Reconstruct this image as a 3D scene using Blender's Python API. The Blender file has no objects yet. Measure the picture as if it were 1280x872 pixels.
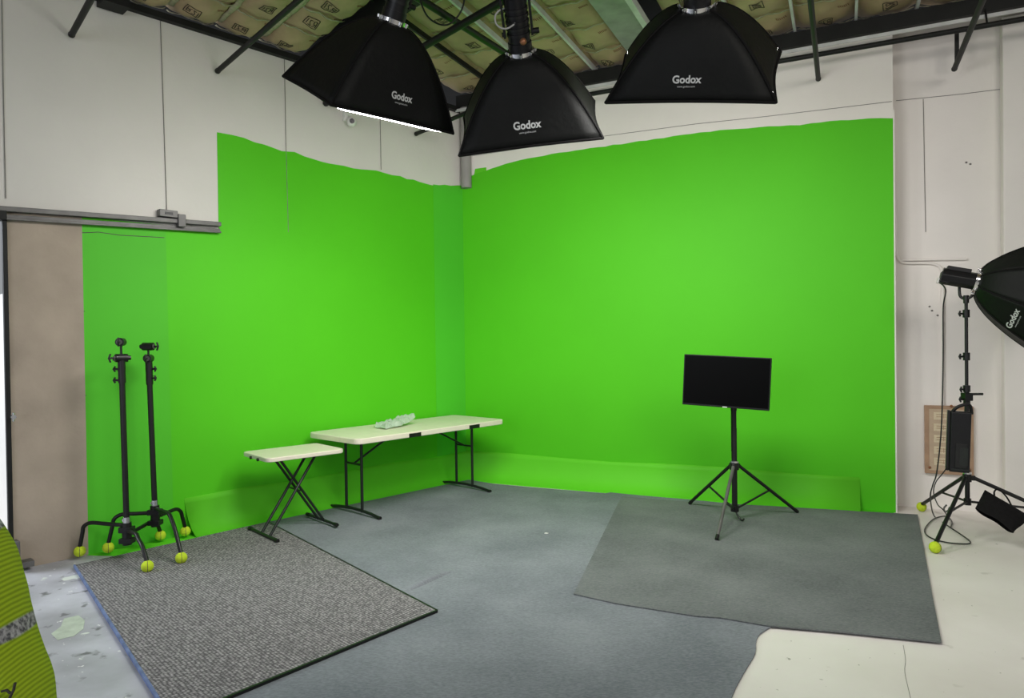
import bpy, bmesh, random
from math import *
from mathutils import Vector, Matrix
random.seed(7)
SC = bpy.context.scene
COL = SC.collection
V = Vector

# ------------------------------------------------------------------ camera
F, H, P, R = 870.0, 1.55, radians(-.6), radians(.76)
cam = bpy.data.objects.new('camera', bpy.data.cameras.new('camera')); COL.objects.link(cam)
cam.data.sensor_width = 36; cam.data.lens = F * 36 / 1280
cam.data.clip_start = .05; cam.data.clip_end = 200
ex = V((cos(R), sin(R) * sin(P), -sin(R) * cos(P)))
ey = V((sin(R), -cos(R) * sin(P), cos(R) * cos(P)))
ef = V((0, cos(P), sin(P)))
cam.matrix_world = Matrix(((ex.x, ey.x, -ef.x, 0), (ex.y, ey.y, -ef.y, 0), (ex.z, ey.z, -ef.z, H), (0, 0, 0, 1)))
SC.camera = cam
SC.view_settings.view_transform = 'Standard'; SC.view_settings.look = 'None'
SC.view_settings.gamma = 1; SC.view_settings.use_curve_mapping = False
SC.view_settings.exposure = 0.12
SC.cycles.use_denoising = True
SC.cycles.max_bounces = 8; SC.cycles.diffuse_bounces = 5

# ------------------------------------------------------------------ light
SKY = .30
SOFTBOX = 26.0
w = bpy.data.worlds.new('world'); SC.world = w; w.use_nodes = True
w.node_tree.nodes['Background'].inputs[0].default_value = (.93, .96, 1, 1)
w.node_tree.nodes['Background'].inputs[1].default_value = SKY

def area(name, loc, target, sx, sy, power, color=(1, 1, 1)):
    l = bpy.data.lights.new(name, 'AREA'); l.shape = 'RECTANGLE'; l.size = sx; l.size_y = sy
    l.energy = power; l.color = color
    o = bpy.data.objects.new(name, l); COL.objects.link(o); o.location = loc
    o.rotation_euler = (V(target) - V(loc)).to_track_quat('-Z', 'Y').to_euler()
    return o
area('bay_door_daylight', (-3.6, -1.6, 2.0), (-1.4, 5.0, .4), 3.0, 2.6, 66, (.86, .92, 1))
area('warm_fill_light', (2.6, -.6, 4.0), (2.6, 4.6, .8), 2.4, 1.2, 85, (1, .95, .88))  # added warm fill from behind, brightens the right floor; no such lamp in view
area('doorway_daylight', (-6.6, 4.6, 3.0), (-4.2, 5.4, .6), 1.8, 1.8, 170, (.86, .92, 1))

# ------------------------------------------------------------------ geometry of the place
def ray(u, v):
    x = (u - 640) / F; y = (436 - v) / F
    return ex * x + ey * y + ef
def fl(u, v, z=0.0):
    d = ray(u, v); return V((0, 0, H)) + d * ((z - H) / d.z)
def dep(u, v, y):
    d = ray(u, v); return V((0, 0, H)) + d * (y / d.y)
A = V((-3.503, 4.855, 0)); C = V((-.544, 7.995, 0)); B = V((3.371, 6.129, 0))
m = (C - A).normalized(); pm = V((-m.y, m.x, 0))      # along left wall, outward normal
n = (B - C).normalized(); pn = V((-n.y, n.x, 0))      # along right wall, outward normal
UP = V((0, 0, 1))
REC = .27
def on(u, v, P0, nrm):
    d = ray(u, v); o = V((0, 0, H)); return o + d * ((P0 - o).dot(nrm) / d.dot(nrm))
def wl(u, v): return on(u, v, C, pm)
def wr(u, v): return on(u, v, C, pn)
def wx(u, v): return on(u, v, C + pn * REC, pn)
pl = ray(-126, 430); pl = V((pl.x, pl.y, 0)).normalized()   # run of the pipes over the left wall
def LB(s, d, z): return C + m * s + pl * d + UP * z
def L3(s, d, z): return C + m * s + pm * d + UP * z
def R3(s, d, z): return C + n * s + pn * d + UP * z

# ------------------------------------------------------------------ materials
def mat(name, col, rough=.6, metal=0, noise=0, nscale=8, bump=0, bscale=60, emit=0, trans=0, spec=None, dark=None, detail=4, alpha=1):
    M = bpy.data.materials.new(name); M.use_nodes = True
    t = M.node_tree; b = t.nodes['Principled BSDF']
    b.inputs['Base Color'].default_value = (*col, 1)
    b.inputs['Roughness'].default_value = rough; b.inputs['Metallic'].default_value = metal
    if spec is not None: b.inputs['Specular IOR Level'].default_value = spec
    if trans: b.inputs['Transmission Weight'].default_value = trans
    if alpha < 1: b.inputs['Alpha'].default_value = alpha
    tc = t.nodes.new('ShaderNodeTexCoord')
    if noise:
        nz = t.nodes.new('ShaderNodeTexNoise'); nz.inputs['Scale'].default_value = nscale; nz.inputs['Detail'].default_value = detail
        t.links.new(tc.outputs['Object'], nz.inputs['Vector'])
        r = t.nodes.new('ShaderNodeMapRange'); r.inputs[1].default_value = .3; r.inputs[2].default_value = .7
        t.links.new(nz.outputs[0], r.inputs[0])
        mx = t.nodes.new('ShaderNodeMix'); mx.data_type = 'RGBA'
        d = dark or tuple(c * (1 - noise) for c in col)
        mx.inputs[6].default_value = (*d, 1); mx.inputs[7].default_value = (*col, 1)
        t.links.new(r.outputs[0], mx.inputs[0]); t.links.new(mx.outputs[2], b.inputs['Base Color'])
    if bump:
        n2 = t.nodes.new('ShaderNodeTexNoise'); n2.inputs['Scale'].default_value = bscale; n2.inputs['Detail'].default_value = 3
        t.links.new(tc.outputs['Object'], n2.inputs['Vector'])
        bp = t.nodes.new('ShaderNodeBump'); bp.inputs['Strength'].default_value = bump; bp.inputs['Distance'].default_value = .01
        t.links.new(n2.outputs[0], bp.inputs['Height']); t.links.new(bp.outputs[0], b.inputs['Normal'])
    if emit:
        b.inputs['Emission Color'].default_value = (1, .98, .95, 1); b.inputs['Emission Strength'].default_value = emit
    return M

def nd(t, kind, **kw):
    x = t.nodes.new(kind)
    for k, v in kw.items():
        if k[0] == 'i' and k[1:].isdigit(): x.inputs[int(k[1:])].default_value = v
        else: setattr(x, k, v)
    return x

MT = {}
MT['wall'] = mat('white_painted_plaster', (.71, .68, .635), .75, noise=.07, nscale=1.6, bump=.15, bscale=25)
MT['wall_r'] = mat('white_painted_block', (.84, .80, .755), .75, noise=.05, nscale=2, bump=.15, bscale=20)
MT['raw'] = mat('bare_particle_board', (.42, .345, .275), .85, noise=.22, nscale=3.2, bump=.2, bscale=40)
MT['green'] = mat('chroma_green_paint', (.090, .56, .010), .6, spec=.25, noise=.05, nscale=1.2, bump=.1, bscale=18)
MT['green2'] = mat('fresh_green_paint', (.085, .52, .024), .6, spec=.25, noise=.06, nscale=1.5, bump=.1, bscale=18)
MT['green2b'] = mat('corner_green_paint', (.085, .555, .028), .6, spec=.25, noise=.04, nscale=1.5)
MT['green3'] = mat('pale_green_board_paint', (.125, .62, .020), .6, spec=.25, noise=.05, nscale=2)
MT['black'] = mat('black_metal', (.010, .010, .010), .4, noise=.3, nscale=12, spec=.4)
MT['steel_dark'] = mat('dark_painted_steel', (.014, .0145, .014), .55, noise=.35, nscale=5, spec=.25)
MT['grey_steel'] = mat('grey_galvanised_steel', (.15, .145, .14), .5, metal=.3, noise=.35, nscale=9)
MT['chrome'] = mat('bright_chrome', (.75, .75, .76), .18, metal=1, noise=.1, nscale=20)
MT['fabric'] = mat('black_softbox_fabric', (.006, .0065, .006), .6, noise=.3, nscale=6, bump=.2, bscale=30, spec=.22)
MT['plast'] = mat('black_plastic', (.009, .009, .010), .4, noise=.2, nscale=15, spec=.3)
MT['white_plastic'] = mat('white_plastic', (.75, .74, .70), .4, noise=.05, nscale=10)
MT['table'] = mat('almond_moulded_plastic', (.80, .74, .60), .45, noise=.05, nscale=14, bump=.15, bscale=120)
MT['leg'] = mat('dark_powder_coated_tube', (.020, .024, .022), .35, metal=.3, noise=.25, nscale=14)
MT['line'] = mat('dark_crack_line', (.10, .09, .08), .9, noise=.4, nscale=12)
MT['joint'] = mat('grey_joint_line', (.24, .225, .21), .9, noise=.4, nscale=12)  # own dark tone of the board joints and cracks
MT['ball'] = mat('tennis_ball_felt', (.62, .80, .03), .9, noise=.18, nscale=40, bump=.5, bscale=200)
MT['screen'] = mat('black_glass_screen', (.002, .002, .002), .3, noise=.1, nscale=4, spec=.05)
MT['wood'] = mat('brown_board', (.42, .27, .17), .7, noise=.25, nscale=10)
MT['card'] = mat('tan_cardboard', (.52, .40, .28), .8, noise=.15, nscale=12)
MT['note'] = mat('cream_card', (.68, .58, .40), .8, noise=.15, nscale=50)
MT['ink'] = mat('printed_ink', (.05, .045, .03), .9, noise=.4, nscale=30)
MT['redink'] = mat('red_printed_ink', (.28, .11, .05), .9, noise=.4, nscale=30)
MT['logo'] = mat('silver_print', (.62, .63, .62), .6, noise=.08, nscale=30)
MT['cream'] = mat('torn_cream_paper', (.50, .46, .32), .9, noise=.3, nscale=30)
MT['whitecable'] = mat('pale_grey_cable', (.42, .42, .40), .5, noise=.1, nscale=20)
MT['sand'] = mat('black_nylon_cloth', (.010, .0095, .0095), .9, noise=.3, nscale=40, bump=.3, bscale=90, spec=.15)
MT['bag'] = mat('translucent_plastic_film', (.75, .85, .74), .2, noise=.1, nscale=20, trans=.45)
MT['purlin'] = mat('pale_primed_purlin', (.68, .69, .68), .45, noise=.25, nscale=7)
MT['outside'] = mat('pinkish_concrete', (.8, .72, .68), .9, noise=.1, nscale=6)  # pale pinkish colour of the slab itself
MT['lens'] = mat('dark_lens_glass', (.01, .01, .015), .1, noise=.1, nscale=10)
MT['diff'] = mat('lit_white_diffuser', (.9, .9, .9), .8, noise=.02, nscale=4, emit=SOFTBOX)
MT['copper'] = mat('copper_clamp_knob', (.35, .15, .07), .4, metal=.5, noise=.2, nscale=20)
MT['chairgrey'] = mat('grey_flecked_fleece', (.42, .43, .45), .95, noise=.6, nscale=90, bump=.6, bscale=160, dark=(.09, .09, .10))
MT['blue'] = mat('blue_rug_binding', (.16, .22, .42), .9, noise=.5, nscale=14)

def kraft():
    M = mat('kraft_faced_insulation', (.50, .37, .21), .6, noise=.28, nscale=3.5, bump=.5, bscale=9)
    return M
MT['kraft'] = kraft()

def carpet_mat(name, c1, c2, sc):
    M = bpy.data.materials.new(name); M.use_nodes = True; t = M.node_tree; b = t.nodes['Principled BSDF']
    b.inputs['Roughness'].default_value = .95; b.inputs['Specular IOR Level'].default_value = .15
    tc = nd(t, 'ShaderNodeTexCoord')
    a = nd(t, 'ShaderNodeTexNoise'); a.inputs['Scale'].default_value = sc; a.inputs['Detail'].default_value = 5
    mp = nd(t, 'ShaderNodeMapping'); mp.inputs['Rotation'].default_value = (0, 0, .45); mp.inputs['Scale'].default_value = (1, 2.6, 1)
    t.links.new(tc.outputs['Object'], mp.inputs[0]); t.links.new(mp.outputs[0], a.inputs['Vector'])
    l = nd(t, 'ShaderNodeTexNoise'); l.inputs['Scale'].default_value = 1.5; l.inputs['Detail'].default_value = 4
    t.links.new(tc.outputs['Object'], l.inputs['Vector'])
    ad = nd(t, 'ShaderNodeMath', operation='ADD'); t.links.new(a.outputs[0], ad.inputs[0]); t.links.new(l.outputs[0], ad.inputs[1])
    r = nd(t, 'ShaderNodeMapRange'); r.inputs[1].default_value = .7; r.inputs[2].default_value = 1.3
    t.links.new(ad.outputs[0], r.inputs[0])
    mx = nd(t, 'ShaderNodeMix', data_type='RGBA'); mx.inputs[6].default_value = (*c1, 1); mx.inputs[7].default_value = (*c2, 1)
    t.links.new(r.outputs[0], mx.inputs[0]); t.links.new(mx.outputs[2], b.inputs['Base Color'])
    bp = nd(t, 'ShaderNodeBump'); bp.inputs['Strength'].default_value = .4; bp.inputs['Distance'].default_value = .005
    t.links.new(a.outputs[0], bp.inputs['Height']); t.links.new(bp.outputs[0], b.inputs['Normal'])
    return M
MT['carpet'] = carpet_mat('blue_grey_felt_carpet', (.135, .150, .168), (.250, .268, .292), 60)
MT['carpet2'] = carpet_mat('grey_felt_carpet', (.105, .114, .116), (.200, .212, .214), 60)

def weave():
    M = bpy.data.materials.new('coarse_woven_rug'); M.use_nodes = True; t = M.node_tree; b = t.nodes['Principled BSDF']
    b.inputs['Roughness'].default_value = .95; b.inputs['Specular IOR Level'].default_value = .1
    tc = nd(t, 'ShaderNodeTexCoord'); mp = nd(t, 'ShaderNodeMapping')
    mp.inputs['Rotation'].default_value = (0, 0, .8)
    t.links.new(tc.outputs['Object'], mp.inputs[0])
    vo = nd(t, 'ShaderNodeTexVoronoi'); vo.inputs['Scale'].default_value = 60; vo.inputs['Randomness'].default_value = .3
    t.links.new(mp.outputs[0], vo.inputs['Vector'])
    r = nd(t, 'ShaderNodeMapRange'); r.inputs[1].default_value = .1; r.inputs[2].default_value = .62
    t.links.new(vo.outputs['Distance'], r.inputs[0])
    mx = nd(t, 'ShaderNodeMix', data_type='RGBA'); mx.inputs[6].default_value = (.49, .465, .47, 1); mx.inputs[7].default_value = (.10, .095, .10, 1)
    t.links.new(r.outputs[0], mx.inputs[0]); t.links.new(mx.outputs[2], b.inputs['Base Color'])
    bp = nd(t, 'ShaderNodeBump', invert=True); bp.inputs['Strength'].default_value = .7; bp.inputs['Distance'].default_value = .006
    t.links.new(vo.outputs['Distance'], bp.inputs['Height']); t.links.new(bp.outputs[0], b.inputs['Normal'])
    return M
MT['weave'] = weave()

def floor_mat():
    M = bpy.data.materials.new('painted_and_bare_concrete'); M.use_nodes = True; t = M.node_tree; b = t.nodes['Principled BSDF']
    tc = nd(t, 'ShaderNodeTexCoord')
    def noise(s, d=5):
        x = nd(t, 'ShaderNodeTexNoise'); x.inputs['Scale'].default_value = s; x.inputs['Detail'].default_value = d
        t.links.new(tc.outputs['Object'], x.inputs['Vector']); return x
    def rng(src, a, c, lo=0., hi=1.):
        x = nd(t, 'ShaderNodeMapRange'); x.inputs[1].default_value = a; x.inputs[2].default_value = c
        x.inputs[3].default_value = lo; x.inputs[4].default_value = hi; t.links.new(src, x.inputs[0]); return x.outputs[0]
    def mix(f, a, c):
        x = nd(t, 'ShaderNodeMix', data_type='RGBA')
        t.links.new(f, x.inputs[0])
        for i, k in ((6, a), (7, c)):
            if isinstance(k, tuple): x.inputs[i].default_value = (*k, 1)
            else: t.links.new(k, x.inputs[i])
        return x.outputs[2]
    conc = mix(rng(noise(2.2).outputs[0], .35, .65), (.33, .33, .36), (.52, .52, .58))
    conc = mix(rng(noise(9, 8).outputs[0], .60, .68), conc, (.16, .16, .17))
    conc = mix(rng(noise(4.2, 10).outputs[0], .655, .675), conc, (.62, .66, .60))
    conc = mix(rng(noise(20, 3).outputs[0], .68, .70), conc, (.78, .78, .76))
    white = mix(rng(noise(1.3).outputs[0], .35, .7), (.74, .70, .655), (.84, .80, .765))
    white = mix(rng(noise(30, 3).outputs[0], .715, .74), white, (.36, .34, .30))
    white = mix(rng(noise(5, 9).outputs[0], .66, .70, 0, .5), white, (.50, .47, .42))
    sp = nd(t, 'ShaderNodeSeparateXYZ'); t.links.new(tc.outputs['Object'], sp.inputs[0])
    c = mix(rng(sp.outputs[0], -.9, -.7), conc, white)
    t.links.new(c, b.inputs['Base Color'])
    b.inputs['Roughness'].default_value = .5
    bp = nd(t, 'ShaderNodeBump'); bp.inputs['Strength'].default_value = .15; bp.inputs['Distance'].default_value = .01
    t.links.new(noise(14).outputs[0], bp.inputs['Height']); t.links.new(bp.outputs[0], b.inputs['Normal'])
    return M
MT['floor'] = floor_mat()

def spot_mat():
    M = bpy.data.materials.new('lime_ribbed_knit'); M.use_nodes = True; t = M.node_tree; b = t.nodes['Principled BSDF']
    b.inputs['Roughness'].default_value = .8
    tc = nd(t, 'ShaderNodeTexCoord'); mp = nd(t, 'ShaderNodeMapping'); mp.inputs['Rotation'].default_value = (0, .75, 0)
    t.links.new(tc.outputs['Object'], mp.inputs[0])
    wv = nd(t, 'ShaderNodeTexWave'); wv.inputs['Scale'].default_value = 42; wv.inputs['Distortion'].default_value = .6; wv.bands_direction = 'X'
    t.links.new(mp.outputs[0], wv.inputs['Vector'])
    mx = nd(t, 'ShaderNodeMix', data_type='RGBA'); mx.inputs[6].default_value = (.20, .34, .004, 1); mx.inputs[7].default_value = (.38, .56, .012, 1)
    t.links.new(wv.outputs[1], mx.inputs[0]); t.links.new(mx.outputs[2], b.inputs['Base Color'])
    bp = nd(t, 'ShaderNodeBump'); bp.inputs['Strength'].default_value = .4; bp.inputs['Distance'].default_value = .003
    t.links.new(wv.outputs[1], bp.inputs['Height']); t.links.new(bp.outputs[0], b.inputs['Normal'])
    return M
MT['spot'] = spot_mat()

# ------------------------------------------------------------------ helpers
class MB:
    def __init__(s): s.v = []; s.f = []; s.sm = []
    def add(s, vs, fs, smooth=False):
        k = len(s.v); s.v += [V(p) for p in vs]
        for f in fs: s.f.append([k + i for i in f]); s.sm.append(smooth)
        return s
    def box(s, c, a, b_, d):            # centre and three half-vectors
        c, a, b_, d = V(c), V(a), V(b_), V(d)
        vs = [c + a * x + b_ * y + d * z for x in (-1, 1) for y in (-1, 1) for z in (-1, 1)]
        return s.add(vs, [(0, 1, 3, 2), (4, 6, 7, 5), (0, 4, 5, 1), (2, 3, 7, 6), (0, 2, 6, 4), (1, 5, 7, 3)])
    def abox(s, x0, y0, z0, x1, y1, z1):
        return s.box(((x0 + x1) / 2, (y0 + y1) / 2, (z0 + z1) / 2), ((x1 - x0) / 2, 0, 0), (0, (y1 - y0) / 2, 0), (0, 0, (z1 - z0) / 2))
    def beam(s, p, q, w, h, up=UP):     # rectangular bar from p to q
        p, q = V(p), V(q); d = (q - p); a = d.cross(up).normalized(); u = a.cross(d).normalized()
        return s.box((p + q) / 2, d / 2, a * w / 2, u * h / 2)
    def tube(s, pts, r, seg=10, cap=True, r2=None):
        pts = [V(p) for p in pts]; k = len(pts); rings = []; ref = None
        for i, p in enumerate(pts):
            d = (pts[min(i + 1, k - 1)] - pts[max(i - 1, 0)]).normalized()
            if ref is None: ref = d.orthogonal().normalized()
            ref = (ref - d * ref.dot(d)).normalized(); o = d.cross(ref)
            rr = r if r2 is None else r + (r2 - r) * i / (k - 1)
            rings.append([p + (ref * cos(2 * pi * j / seg) + o * sin(2 * pi * j / seg)) * rr for j in range(seg)])
        vs = [p for q in rings for p in q]
        fs = [(i * seg + j, i * seg + (j + 1) % seg, (i + 1) * seg + (j + 1) % seg, (i + 1) * seg + j) for i in range(k - 1) for j in range(seg)]
        s.add(vs, fs, True)
        if cap: s.add(rings[0], [tuple(range(seg - 1, -1, -1))]); s.add(rings[-1], [tuple(range(seg))])
        return s
    def ball(s, c, r, seg=14, rings=9, sq=(1, 1, 1)):
        c = V(c); vs = [c + UP * r * sq[2]]
        for i in range(1, rings):
            a = pi * i / rings
            for j in range(seg):
                t = 2 * pi * j / seg; vs.append(c + V((sin(a) * cos(t) * r * sq[0], sin(a) * sin(t) * r * sq[1], cos(a) * r * sq[2])))
        vs.append(c - UP * r * sq[2]); fs = []
        for j in range(seg): fs.append((0, 1 + j, 1 + (j + 1) % seg)); k = len(vs) - 1; b0 = 1 + (rings - 2) * seg; fs.append((k, b0 + (j + 1) % seg, b0 + j))
        for i in range(rings - 2):
            for j in range(seg):
                a0 = 1 + i * seg; fs.append((a0 + j, a0 + seg + j, a0 + seg + (j + 1) % seg, a0 + (j + 1) % seg))
        return s.add(vs, fs, True)
    def prism(s, pts, off):             # planar polygon extruded by vector
        pts = [V(p) for p in pts]; off = V(off); k = len(pts)
        return s.add(pts + [p + off for p in pts], [tuple(range(k)), tuple(range(2 * k - 1, k - 1, -1))] + [(i, (i + 1) % k, k + (i + 1) % k, k + i) for i in range(k)])
    def grid(s, rows, smooth=True):
        a, b_ = len(rows), len(rows[0]); vs = [p for r in rows for p in r]
        return s.add(vs, [(i * b_ + j, i * b_ + j + 1, (i + 1) * b_ + j + 1, (i + 1) * b_ + j) for i in range(a - 1) for j in range(b_ - 1)], smooth)

ROOT = {}
def org(o):
    while o is not None:
        if o.name in ROOT: return ROOT[o.name]
        o = o.parent
    return V((0, 0, 0))
def tag(o, label=None, cat=None, group=None, kind=None):
    if label: o['label'] = label
    if cat: o['category'] = cat
    if group: o['group'] = group
    if kind: o['kind'] = kind
    return o
def obj(name, mb, m_, parent=None, bevel=0, sub=0, solid=0, origin=None, label=None):
    me = bpy.data.meshes.new(name); L = org(parent) if parent else V(origin or (0, 0, 0))
    me.from_pydata([tuple(p - L) for p in mb.v], [], mb.f); me.update()
    bm = bmesh.new(); bm.from_mesh(me); bmesh.ops.recalc_face_normals(bm, faces=bm.faces); bm.to_mesh(me); bm.free()
    for i, f in enumerate(me.polygons): f.use_smooth = mb.sm[i] if i < len(mb.sm) else False
    o = bpy.data.objects.new(name, me); COL.objects.link(o)
    me.materials.append(MT[m_] if isinstance(m_, str) else m_)
    if parent: o.parent = parent
    else: o.location = L; ROOT[o.name] = L
    if solid: x = o.modifiers.new('solid', 'SOLIDIFY'); x.thickness = solid; x.offset = 0
    if bevel: x = o.modifiers.new('bevel', 'BEVEL'); x.width = bevel; x.segments = 3; x.limit_method = 'ANGLE'
    if sub: x = o.modifiers.new('sub', 'SUBSURF'); x.levels = sub; x.render_levels = sub
    if label: o['label'] = label
    return o
def thing(name, label, cat, loc, group=None):
    o = bpy.data.objects.new(name, None); COL.objects.link(o); o.location = loc; o.empty_display_size = .1
    ROOT[o.name] = V(loc); return tag(o, label, cat, group)
def struct(name, mb, m_, parent=None, **k):
    o = obj(name, mb, m_, parent, **k)
    if not parent: o['kind'] = 'structure'
    return o
def text_verts(s, size, bold=0.0):
    cu = bpy.data.curves.new('t', 'FONT'); cu.body = s; cu.size = size; cu.align_x = 'CENTER'; cu.align_y = 'CENTER'; cu.offset = bold; cu.resolution_u = 3
    o = bpy.data.objects.new('t', cu); COL.objects.link(o)
    dg = bpy.context.evaluated_depsgraph_get(); me = bpy.data.meshes.new_from_object(o.evaluated_get(dg))
    vs = [v.co.copy() for v in me.vertices]; fs = [tuple(p.vertices) for p in me.polygons]
    bpy.data.objects.remove(o); bpy.data.curves.remove(cu); bpy.data.meshes.remove(me)
    return vs, fs
def curve_pts(pts, k=6):                # Catmull-Rom
    pts = [V(p) for p in pts]; out = []
    for i in range(len(pts) - 1):
        p0, p1, p2, p3 = pts[max(i - 1, 0)], pts[i], pts[i + 1], pts[min(i + 2, len(pts) - 1)]
        for j in range(k):
            t = j / k; out.append(.5 * ((2 * p1) + (p2 - p0) * t + (2 * p0 - 5 * p1 + 4 * p2 - p3) * t * t + (3 * p1 - p0 - 3 * p2 + p3) * t ** 3))
    return out + [pts[-1]]
def jag(pts, amp, vec, step=.12):       # ragged version of a polyline
    out = []
    for a, b_ in zip(pts, pts[1:]):
        k = max(1, int((b_ - a).length / step))
        for j in range(k): out.append(a.lerp(b_, j / k) + vec * random.uniform(-amp, amp))
    return out + [pts[-1]]

# ------------------------------------------------------------------ the room shell
sA = (A - C).dot(m)
s_door = (wl(11, 500) - C).dot(m)       # edge of the doorway in the left wall
z_trim = 2.55
fm = MB(); fm.abox(-9, -7, -.12, 9, 12, 0)
floor = struct('floor', fm, 'floor')
w_ = MB()
w_.box(L3((s_door) / 2, .06, 2.1), m * (-s_door / 2), pm * .06, UP * 2.1)
w_.box(L3((s_door - 2.2) / 1 + 1.1, .06, 3.36), m * 1.1, pm * .06, UP * .84)
w_.box(L3(s_door - 5.2 + 1.5 - .0, .06, 2.1), m * 1.5, pm * .06, UP * 2.1)
wall_left = struct('wall_left', w_, 'wall')
w_ = MB()
Lr = (B - C).length
w_.box(R3(Lr / 2, REC / 2, 2.15), n * (Lr / 2), pn * (REC / 2), UP * 2.15)
wall_right = struct('wall_right', w_, 'wall_r')
w_ = MB(); w_.box(R3(Lr + 2.0, REC + .06, 2.15), n * 2.1, pn * .06, UP * 2.15)
wall_far_right = struct('wall_far_right', w_, 'wall_r')
# pilaster further right on the recessed wall
sp = (wx(1252, 500) - C).dot(n)
w_ = MB(); w_.box(R3(sp + .45, REC - .06, 2.12), n * .45, pn * .06, UP * 2.12)
struct('trim_1', w_, 'wall_r', bevel=.01)
# roof deck above the insulation
w_ = MB(); w_.abox(-8, -3, 4.62, 8, 11, 4.72)
ceiling = struct('ceiling', w_, 'steel_dark')

# bare board strip between doorway and the green paint
g0 = (wl(106, 480) - C).dot(m)
w_ = MB()
w_.box(L3((s_door + g0) / 2, -.004, 1.26), m * ((g0 - s_door) / 2), pm * .004, UP * 1.26)
struct('bare_board', w_, 'raw', wall_left, label='unpainted beige board strip')
def wline(pts, f, nrm, wd, mtl, parent, name):
    q = MB()
    pts = [f(*p) - nrm * .006 for p in pts]
    for a, b_ in zip(pts, pts[1:]): q.beam(a, b_, wd, .003, nrm)
    return obj(name, q, mtl, parent)
for pts in ([(16, 392), (60, 389), (106, 389)], [(18, 497), (60, 495), (108, 494)], [(20, 604), (60, 599), (108, 590)]):
    wline(pts, wl, pm, .005, 'line', wall_left, 'board_joint')

# green paint, left wall
S = lambda u, v: wl(u, v)
def lw(pts): return [S(*p) - pm * .002 for p in pts]
edge = lw([(271, 165), (290, 168), (318, 177), (352, 188), (368, 190), (392, 199), (430, 208), (470, 214), (500, 221), (540, 231), (578, 232)])
edge = jag(edge, .008, UP, .08)
gc = edge[0].copy(); gt = L3((gc - C).dot(m), -.002, z_trim - .02)
poly = [L3(g0, -.002, .0), L3(g0, -.002, z_trim - .03), gt] + edge + [L3(0, -.002, edge[-1].z), L3(0, -.002, 0)]
def thin(poly, nrm, t=.006):
    q = MB(); q.prism(poly, -nrm * t); return q
obj('green_paint', thin(poly, pm, .004), 'green', wall_left, label='chroma green painted area')
# slightly bluer fresh coat
g1 = (wl(212, 400) - C).dot(m)
q = thin([L3(g0, -.006, .0), L3(g1, -.006, .0), L3(g1 - .02, -.006, 2.47), L3(g0, -.006, 2.48)], pm, .001)
obj('green_patch', q, 'green2', wall_left, label='bluer fresh green coat')
# slightly bluer green strip beside the corner
a0 = wl(542, 300); sc_ = (a0 - C).dot(m)
q = thin([L3(sc_, -.0065, .0), L3(-.005, -.0065, 0), L3(-.005, -.0065, 3.335), L3(-.2, -.0065, 3.30), L3(sc_, -.0065, 3.29)], pm, .001)
obj('green_patch', q, 'green2b', wall_left, label='bluer green strip beside the corner')
# joints in the wall boards
for pts in ([(2, 0), (4, 120), (7, 248)], [(200, 22), (204, 140), (208, 263)], [(355, 72), (357, 180), (360, 290)], [(474, 112), (476, 212)]):
    wline(pts, wl, pm, .005, 'joint', wall_left, 'board_joint')
wline([(20, 287), (60, 289), (106, 291), (122, 290), (150, 294), (205, 297)], wl, pm, .006, 'line', wall_left, 'crack')

# green paint, right wall
edge = [wr(*p) - pn * .002 for p in [(583, 222), (615, 210), (650, 200), (700, 191), (757, 183), (830, 172), (900, 163), (1000, 156), (1050, 151), (1062, 150), (1085, 148), (1117, 148)]]
edge = jag(edge, .006, UP, .08)
e0 = edge[0]; edge[-1] = R3(Lr - .001, -.002, edge[-1].z)
poly = [R3(0.0, -.002, 0), R3(0.0, -.002, e0.z - .02)] + edge + [R3(Lr - .001, -.002, 0)]
obj('green_paint', thin(poly, pn, .004), 'green', wall_right, label='chroma green painted area')
q = thin([wr(592, 222) - pn * .001, wr(594, 211) - pn * .001, wr(608, 209) - pn * .001, wr(608, 218) - pn * .001], pn, .002)
obj('green_dab', q, 'green3', wall_right)
wline([(590, 195), (650, 186), (757, 170), (870, 155), (955, 146), (1115, 127)], wr, pn, .004, 'joint', wall_right, 'crack')
wline([(1120, 126), (1200, 118), (1280, 108)], wx, pn, .004, 'joint', wall_far_right, 'crack')
wline([(1154, 124), (1155, 180), (1156, 240), (1157, 290)], wx, pn, .005, 'joint', wall_far_right, 'crack')
q = MB()
for (u, v) in [(1208, 203), (1213, 205), (1165, 388), (1172, 394), (1162, 383)]:
    q.ball(wx(u, v) - pn * .002, .012, 8, 5, (1, .3, .7))
obj('patch_marks', q, 'joint', wall_far_right)
q = MB(); 
for a, b_ in [((1268, 112), (1278, 106)), ((1266, 118), (1276, 108)), ((1272, 106), (1284, 110))]: q.beam(wx(*a) - pn * .008, wx(*b_) - pn * .012, .006, .006)
obj('wire_twist', q, 'line', wall_far_right)
# white edge bead at the end of the green wall
q = MB(); q.box(R3(Lr + .004, -.002, 1.77), n * .006, pn * .004, UP * 1.77)
obj('edge_bead', q, 'wall_r', wall_right)

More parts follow.
